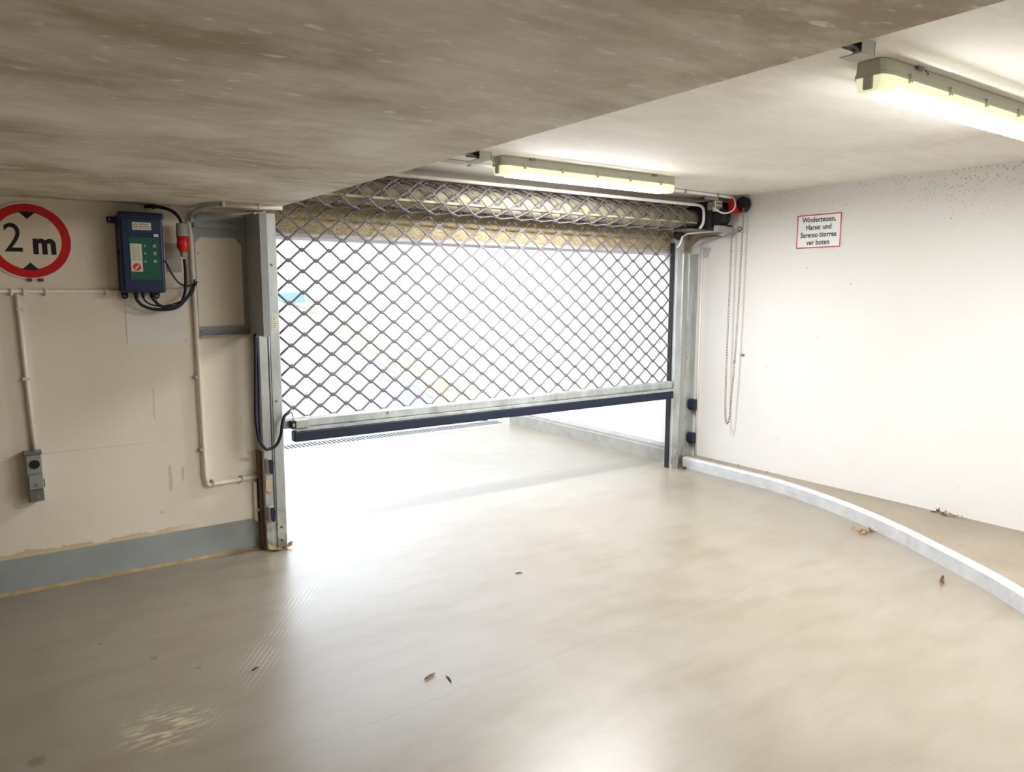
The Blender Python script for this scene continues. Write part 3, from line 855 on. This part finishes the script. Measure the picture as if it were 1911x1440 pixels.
# ------------------------------------------------------------------ ceiling lamps
def lamp(label, x0, x1, yc, zc, tilt=0.0):
    t = thing('ceiling_lamp', label, 'lamp', ((x0 + x1) / 2, yc, zc), 'strip lamps on the ceiling')
    w = 0.062

    def tr(p):
        return (p[0], p[1] + (p[0] - x0) * tilt, p[2])

    def sweep(prof, xa, xb, rnd):
        """D shaped section along x, ends pulled in"""
        m = MB()
        n = len(prof)
        st = [(xa, 0.72), (xa + rnd * 0.35, 0.90), (xa + rnd, 1.0), (xb - rnd, 1.0), (xb - rnd * 0.35, 0.90), (xb, 0.72)]
        v = []
        for xx, sc in st:
            for (a, b) in prof:
                v.append(tr((xx, yc + a * sc, b)))
        fs = [(i * n + k, i * n + (k + 1) % n, (i + 1) * n + (k + 1) % n, (i + 1) * n + k) for i in range(len(st) - 1) for k in range(n)]
        fs += [tuple(range(n)), tuple((len(st) - 1) * n + k for k in range(n - 1, -1, -1))]
        return m.add(v, fs)
    body = obj('housing', sweep([(-w * 0.92, zc - 0.002), (-w * 0.98, zc - 0.040), (-w * 1.06, zc - 0.044), (-w * 1.06, zc - 0.054), (w * 1.06, zc - 0.054), (w * 1.06, zc - 0.044), (w * 0.98, zc - 0.040), (w * 0.92, zc - 0.002)], x0, x1, 0.05), 'lamp_body', t)
    obj('diffuser', sweep([(-w, zc - 0.054), (-w * 0.97, zc - 0.078), (-w * 0.82, zc - 0.098), (-w * 0.60, zc - 0.106), (w * 0.60, zc - 0.106), (w * 0.82, zc - 0.098), (w * 0.97, zc - 0.078), (w, zc - 0.054)], x0 + 0.004, x1 - 0.004, 0.06), 'lamp_glow', t, 'yellowed plastic cover')
    st = MB()
    pr = [(-w * 0.84, zc - 0.0975), (-w * 0.62, zc - 0.1085), (w * 0.62, zc - 0.1085), (w * 0.84, zc - 0.0975)]
    v = [tr((xx, yc + a, b)) for xx in (x0 + 0.085, x1 - 0.085) for (a, b) in pr]
    st.add(v, [(0, 1, 5, 4), (1, 2, 6, 5), (2, 3, 7, 6), (0, 3, 2, 1), (4, 5, 6, 7)])
    obj('light_strip', st, 'lamp_strip', t, 'glowing white strip')
    obj('end_socket', MB().add([tr(q) for q in MB().rbox(x0 - 0.004, x0 + 0.014, yc - 0.018, yc + 0.018, zc - 0.098, zc - 0.05, 0.006).v], MB().rbox(x0 - 0.004, x0 + 0.014, yc - 0.018, yc + 0.018, zc - 0.098, zc - 0.05, 0.006).f), 'grey_plastic', t)
    k = 0
    xx = x0 + 0.16
    while xx < x1 - 0.1:
        q = tr((xx, yc - w * 1.06, 0))
        obj('cover_clip', MB().box(xx - 0.007, xx + 0.007, q[1] - 0.006, q[1] + 0.004, zc - 0.066, zc - 0.036), 'lamp_body', body)
        xx += (x1 - x0 - 0.32) / 4
    for xx in (x0 + 0.22, x1 - 0.22):
        q = tr((xx, yc - w, 0))
        obj('bracket', MB().box(xx - 0.018, xx + 0.018, q[1] - 0.008, q[1] + 0.01, zc - 0.012, zc), 'dark_grey', body)
    return t


lamp('lit strip lamp on the ceiling close to the grille roll', 2.545, 4.03, 3.80, ZC)
lamp('lit strip lamp on the ceiling at the upper right, nearest the viewer', 2.555, 4.05, 1.50, ZC, 0.0)
lamp('added strip lamp further back in the garage, unseen behind the viewer', 2.555, 4.05, -0.9, ZC)  # extra lamp outside the view, added to brighten the interior
# cable tails and trunking ends
for (lab, xa, xb_, ya, yb) in (('short open ended cable trunking on the ceiling beside the upper right lamp', 2.318, 2.392, 1.385, 1.462),
                               ('short open ended cable trunking on the ceiling beside the lamp by the grille', 2.36, 2.44, 3.70, 3.86)):
    t = thing('cable_trunking', lab, 'trunking', ((xa + xb_) / 2, (ya + yb) / 2, ZC - 0.045), 'trunking ends')
    obj('cover', MB().box(xa, xb_, ya, yb, ZC - 0.045, ZC - 0.041).box(xa, xb_, ya, ya + 0.003, ZC - 0.041, ZC).box(xb_ - 0.003, xb_, ya, yb, ZC - 0.041, ZC), 'grey_plastic', t)
    obj('inside', MB().box(xa + 0.004, xb_ - 0.004, ya + 0.004, yb - 0.002, ZC - 0.012, ZC - 0.001), 'black', t)
    obj('cable', MB().tube(smooth_path([(xa - 0.05, (ya + yb) / 2 + 0.02, ZC - 0.01), (xa + 0.01, (ya + yb) / 2, ZC - 0.014), (xa + 0.03, (ya + yb) / 2 - 0.01, ZC - 0.028), (xb_ - 0.01, (ya + yb) / 2, ZC - 0.02)], 6), 0.006, 6), 'grey_plastic', t)
cable('lamp_lead', [(2.44, 3.74, ZC - 0.02), (2.455, 3.735, ZC - 0.012), (2.48, 3.75, ZC - 0.035), (2.515, 3.78, ZC - 0.045), (2.56, 3.79, ZC - 0.030)], 0.005, 'short grey lead from trunking into the lamp by the grille', 'grey_plastic')
cable('lamp_lead', [(2.82, 1.44, ZC - 0.005), (2.815, 1.425, ZC - 0.02), (2.80, 1.42, ZC - 0.03)], 0.0015, 'hair-thin wire end at the housing of the upper right lamp', 'ink')

# tubes over the roll
t = thing('ceiling_pipe', 'white pipe running above the grille roll and bending down at the right end', 'pipe', (3.4, 4.34, 2.31))
obj('pipe', MB().tube([(1.42, 4.335, 2.320), (4.93, 4.335, 2.318)] + smooth_path([(4.97, 4.335, 2.314), (5.0, 4.335, 2.298), (5.012, 4.335, 2.27), (5.014, 4.335, 2.2), (5.012, 4.345, 2.16), (4.995, 4.36, 2.125)], 5), 0.0125, 10), 'white', t)
t = thing('ceiling_pipe', 'white cable pipe clipped to the ceiling behind the lamp by the grille', 'pipe', (3.6, 4.08, 2.38))
obj('pipe', MB().tube([(1.40, 3.985, 2.381), (5.10, 4.165, 2.381), (5.17, 4.165, 2.378)], 0.0125, 10), 'white', t)
for xx in (2.50, 4.55, 4.96):
    yy = 3.985 + (xx - 1.40) * 0.18 / 3.7
    obj('clip', MB().box(xx - 0.006, xx + 0.006, yy - 0.02, yy + 0.02, 2.366, 2.395), 'soft_grey', t)

# ------------------------------------------------------------------ drive unit at the right end of the roll
t = thing('gate_motor', 'black gate motor with terminal block and red brake cover in the right corner', 'motor', (5.12, 4.33, 2.12))
obj('housing', MB().rbox(5.028, 5.255, 4.27, 4.50, 2.125, 2.355, 0.012, 2), 'black', t)
obj('gear_case', MB().lathe([(0, 0.07), (0.05, 0.075), (0.10, 0.07)], (5.05, 4.23, 2.22), (1, 0, 0), 20), 'black', t)
tb = obj('terminal_block', MB().rbox(5.000, 5.092, 4.205, 4.235, 2.262, 2.348, 0.004), 'sticker', t, 'cream terminal block with six cells')
for ix in range(3):
    for iz in range(2):
        obj('cell', MB().box(5.010 + ix * 0.027, 5.029 + ix * 0.027, 4.202, 4.2055, 2.280 + iz * 0.034, 2.304 + iz * 0.034), 'dark_grey', tb)
obj('connector', MB().rbox(4.955, 5.000, 4.21, 4.25, 2.27, 2.335, 0.004), 'dark_grey', t)
obj('limit_switch', MB().rbox(4.91, 5.035, 4.20, 4.245, 2.352, 2.374, 0.003), 'galv_clean', t)
obj('wheel', MB().lathe([(0, 0.050), (0.01, 0.064), (0.045, 0.064), (0.055, 0.050)], (5.205, 4.105, 2.320), (1, 0, 0), 28), 'black', t, 'black chain wheel cover')
obj('brake_cover', MB().prism([(4.205, 2.375), (4.185, 2.385), (4.120, 2.265), (4.118, 2.252), (4.205, 2.252)], 'x', 5.175, 5.215), 'bright_red', t, 'red wedge shaped cover')
obj('white_lead', MB().tube(smooth_path([(4.972, 4.205, 2.285), (4.968, 4.17, 2.268), (4.998, 4.135, 2.243), (5.060, 4.125, 2.243), (5.125, 4.118, 2.272), (5.150, 4.12, 2.32), (5.168, 4.15, 2.372)], 8), 0.0065, 8), 'white', t)

t = thing('motor_console', 'galvanised steel arm carrying the motor on the right wall', 'bracket', (5.1, 4.35, 2.1))
obj('arm', MB().box(4.86, 5.265, 4.33, 4.52, 2.108, 2.122), 'galv_dark', t)
obj('front_rail', MB().tube([(4.868, 4.43, 2.060), (4.90, 4.40, 2.085), (5.02, 4.28, 2.098), (5.15, 4.20, 2.105)], 0.008, 8), 'galv_clean', t)
obj('drop_rod', MB().tube([(4.878, 4.44, 2.065), (4.865, 4.455, 2.00), (4.845, 4.47, 1.965)], [0.009, 0.009, 0.005], 8), 'white', t)
obj('hook', MB().tube(smooth_path([(4.99, 4.45, 1.985), (5.06, 4.43, 2.04), (5.12, 4.41, 2.068), (5.19, 4.36, 2.075), (5.24, 4.33, 2.07)], 5), 0.006, 6), 'rust', t, 'brown bent rod')
sb_ = obj('tensioner', MB().rbox(4.99, 5.205, 4.165, 4.205, 2.090, 2.142, 0.003), 'grey_paint', t, 'pale grey chain guide box')
obj('slot', MB().box(5.12, 5.175, 4.16, 4.20, 2.136, 2.150), 'black', sb_)
obj('guide_eye', MB().tube([(5.195 , 4.105 + 0.018 * math.cos(a), 2.118 + 0.018 * math.sin(a)) for a in [2 * math.pi * q / 14 for q in range(14)]], 0.005, 6, closed=True), 'rust', t)
obj('eye_arm', MB().box(5.19, 5.202, 4.12, 4.19, 2.106, 2.130), 'soft_grey', t)
obj('bearing', MB().lathe([(0, 0.045), (0.04, 0.045)], (4.93, 4.55, 2.085), (0, -1, 0), 18), 'black', t)

# hand chain
ch = MB()
path = []
za = 2.27
ctrl = [(5.185, 4.168, 2.27), (5.183, 4.17, 2.0), (5.178, 4.168, 1.5), (5.172, 4.165, 1.0), (5.168, 4.158, 0.7), (5.165, 4.148, 0.53), (5.163, 4.135, 0.472), (5.163, 4.118, 0.468), (5.165, 4.104, 0.52), (5.168, 4.096, 0.7), (5.175, 4.082, 1.0), (5.185, 4.074, 1.5), (5.193, 4.072, 2.0), (5.20, 4.072, 2.30)]
dense = smooth_path(ctrl, 40)
acc, last, nodes = 0.0, dense[0], [dense[0]]
for p in dense[1:]:
    acc += (p - last).length
    last = p
    if acc >= 0.021:
        nodes.append(p.copy()); acc = 0.0
for i in range(len(nodes) - 1):
    a, b = nodes[i], nodes[i + 1]
    t_ = (b - a).normalized()
    ref = Vector((1, 0, 0)) if i % 2 else Vector((0, 1, 0))
    s_ = (ref - t_ * ref.dot(t_)).normalized()
    mid = (a + b) / 2
    h, w = 0.0145, 0.0085
    loop = [mid + t_ * (h * math.cos(q)) + s_ * (w * math.sin(q)) for q in [2 * math.pi * k / 8 for k in range(8)]]
    ch.tube(loop, 0.0028, 4, closed=True)
t = thing('hand_chain', 'long loop of thin hand chain hanging from the motor by the right wall', 'chain', (5.175, 4.12, 0.46))
obj('links', ch, 'chain_metal', t, kind='stuff')
obj('joining_link', MB().lathe([(0, 0.006), (0.03, 0.006)], (5.172, 4.084, 0.99), (0, 0, 1), 8), 'brass', t)
single('wall_hook', MB().rbox(5.25, 5.27, 4.055, 4.085, 1.055, 1.065, 0.003), 'rust', 'small rusty nail in the right wall beside the chain', 'nail')
single('wall_patch', MB().prism([(4.535, 1.985), (4.455, 1.985), (4.485, 1.90), (4.535, 1.895)], 'x', 5.264, 5.27), 'dull_plate', 'small grey tapered patch on the right wall beside the guide post', 'plate')  # thin tapered grey patch, slightly proud of the wall

# ------------------------------------------------------------------ prohibition sign on the right wall
t = thing('prohibition_sign', 'white notice with thin red border and four lines of text on the right wall', 'sign', (5.266, 3.417, 1.93))
ya, yb, z0, z1 = 3.607, 3.224, 1.929, 2.194
obj('plate', MB().box(5.264, 5.2695, yb, ya, z0, z1), 'white', t)
bt = 0.009
obj('border', MB().box(5.263, 5.2645, yb + 0.004, ya - 0.004, z1 - 0.004 - bt, z1 - 0.004).box(5.263, 5.2645, yb + 0.004, ya - 0.004, z0 + 0.004, z0 + 0.004 + bt).box(5.263, 5.2645, yb + 0.004, yb + 0.004 + bt, z0 + 0.004 + bt, z1 - 0.004 - bt).box(5.263, 5.2645, ya - 0.004 - bt, ya - 0.004, z0 + 0.004 + bt, z1 - 0.004 - bt), 'sign_red', t, 'thin red border')
for k, (s_, sz, xs) in enumerate((('Windecteoen,', 0.055, 0.90), ('Harse: und', 0.055, 0.90), ('Serenso tiiorree', 0.055, 0.84), ('ver boten', 0.055, 0.90))):
    zc = 2.148 - k * 0.0575
    obj('text_line', text_mb(s_, sz, lambda a, b, zc=zc: (5.2628, 3.416 - a, zc + b), bold=0.0011, xscale=xs), 'sign_ink', t)

# ------------------------------------------------------------------ leaves, twigs and litter
def leaf_mesh(L, W, curl, seed):
    rnd = random.Random(seed)
    m = MB()
    n = 7
    top, bot = [], []
    v = []
    for i in range(n):
        u_ = i / (n - 1)
        w = W * math.sin(math.pi * min(1, max(0.03, u_ ** 0.8))) * (0.85 + 0.3 * rnd.random())
        zc = curl * (u_ - 0.5) ** 2 * 4 + 0.002
        v += [((u_ - 0.5) * L, -w, zc + curl * 0.7 * rnd.random()), ((u_ - 0.5) * L, 0, zc), ((u_ - 0.5) * L, w, zc + curl * 0.9 * rnd.random())]
    fs = []
    for i in range(n - 1):
        a = 3 * i
        fs += [(a, a + 1, a + 4, a + 3), (a + 1, a + 2, a + 5, a + 4)]
    m.add(v, fs)
    m.tube([(L * 0.48, 0, curl + 0.002), (L * 0.62, 0.004, curl * 0.5 + 0.002)], 0.0012, 4)
    return m


LEAVES = []
for k in range(4):
    me = leaf_mesh(0.055 + 0.012 * k, 0.012 + 0.004 * (k % 2), 0.010 + 0.004 * (k % 3), k).mesh('leaf', (0, 0, 0))
    me.materials.append(MATS['leaf' if k != 2 else 'leaf_dark'])
    LEAVES.append(me)


def leaf(x, y, z, label, group=None, k=None, s=1.0, tilt=0.2, rz=None):
    o = bpy.data.objects.new('dry_leaf', LEAVES[random.randrange(4) if k is None else k])
    C.objects.link(o)
    o.location = (x, y, z)
    o.rotation_euler = (random.uniform(-tilt, tilt), random.uniform(-tilt, tilt), random.uniform(0, 6.28) if rz is None else rz)
    o.scale = (s, s, s)
    o['label'] = label; o['category'] = 'leaf'
    if group: o['group'] = group
    return o


for k in range(14):
    leaf(4.715 + random.uniform(-0.07, 0.05), 2.60 + random.uniform(-0.05, 0.06), 0.003 + 0.004 * (k % 4), 'dry leaf in the small heap against the curving kerb', 'leaf heap by the kerb', s=random.uniform(0.45, 0.75), tilt=0.45)
for k in range(9):
    leaf(5.075 + random.uniform(-0.04, 0.02), 4.63 + random.uniform(-0.07, 0.03) - 0.09, 0.003 + 0.003 * (k % 4), 'dry leaf in the corner between right post and kerb end', 'leaves at the right post', s=random.uniform(0.5, 0.8), tilt=0.5)
for k in range(8):
    leaf(5.235 + random.uniform(-0.03, 0.015), 2.27 + random.uniform(-0.13, 0.12), KH + 0.003 + 0.003 * (k % 3), 'dry leaf on the raised strip at the foot of the right wall', 'leaves at the right wall foot', s=random.uniform(0.5, 0.8), tilt=0.5)
for k in range(3):
    leaf(5.24 + random.uniform(-0.02, 0.01), 3.75 + 0.3 * k, KH + 0.003, 'small dry leaf far along the right wall foot', 'sparse leaves near the chain', s=0.5, tilt=0.3)
leaf(4.209, 1.862, 0.006, 'single reddish curled leaf lying alone near the kerb', k=2, s=1.05, tilt=0.3, rz=0.4)
leaf(1.36, 4.462, 0.006, 'brown leaf lying against the foot of the left post', k=3, s=1.3, tilt=0.15, rz=-0.3)
leaf(1.425, 4.475, 0.006, 'upturned brown leaf at the right corner of the left post foot', k=1, s=1.2, tilt=0.2, rz=0.5)
single('paper_scrap', MB().prism([(1.300, 0.0), (1.365, 0.0), (1.36, 0.006), (1.305, 0.052)], 'y', 4.478, 4.481), 'cardboard', 'folded tan scrap leaning on the left post foot', 'scrap')


def twig(p, q, rad, label, mat='twig'):
    p, q = Vector(p), Vector(q)
    m_ = (p + q) / 2 + Vector((0.003, 0.002, 0.002))
    return single('twig', MB().tube([p, p.lerp(m_, 0.5), m_, m_.lerp(q, 0.5), q], [rad * 0.5, rad, rad * 1.1, rad * 0.9, rad * 0.4], 6), mat, label, 'twig')


twig((1.365, 2.575, 0.006), (1.425, 2.595, 0.006), 0.0055, 'short thick brown twig lying on the floor')
twig((1.455, 2.555, 0.003), (1.446, 2.495, 0.003), 0.0025, 'thin upright looking twig right of the brown twig', 'ink')
twig((2.345, 3.315, 0.003), (2.385, 3.300, 0.003), 0.003, 'small dark twig on the bright middle of the floor', 'ink')
twig((0.80, 3.06, 0.003), (0.832, 3.075, 0.003), 0.003, 'dark twig on the brown floor at the left', 'ink')
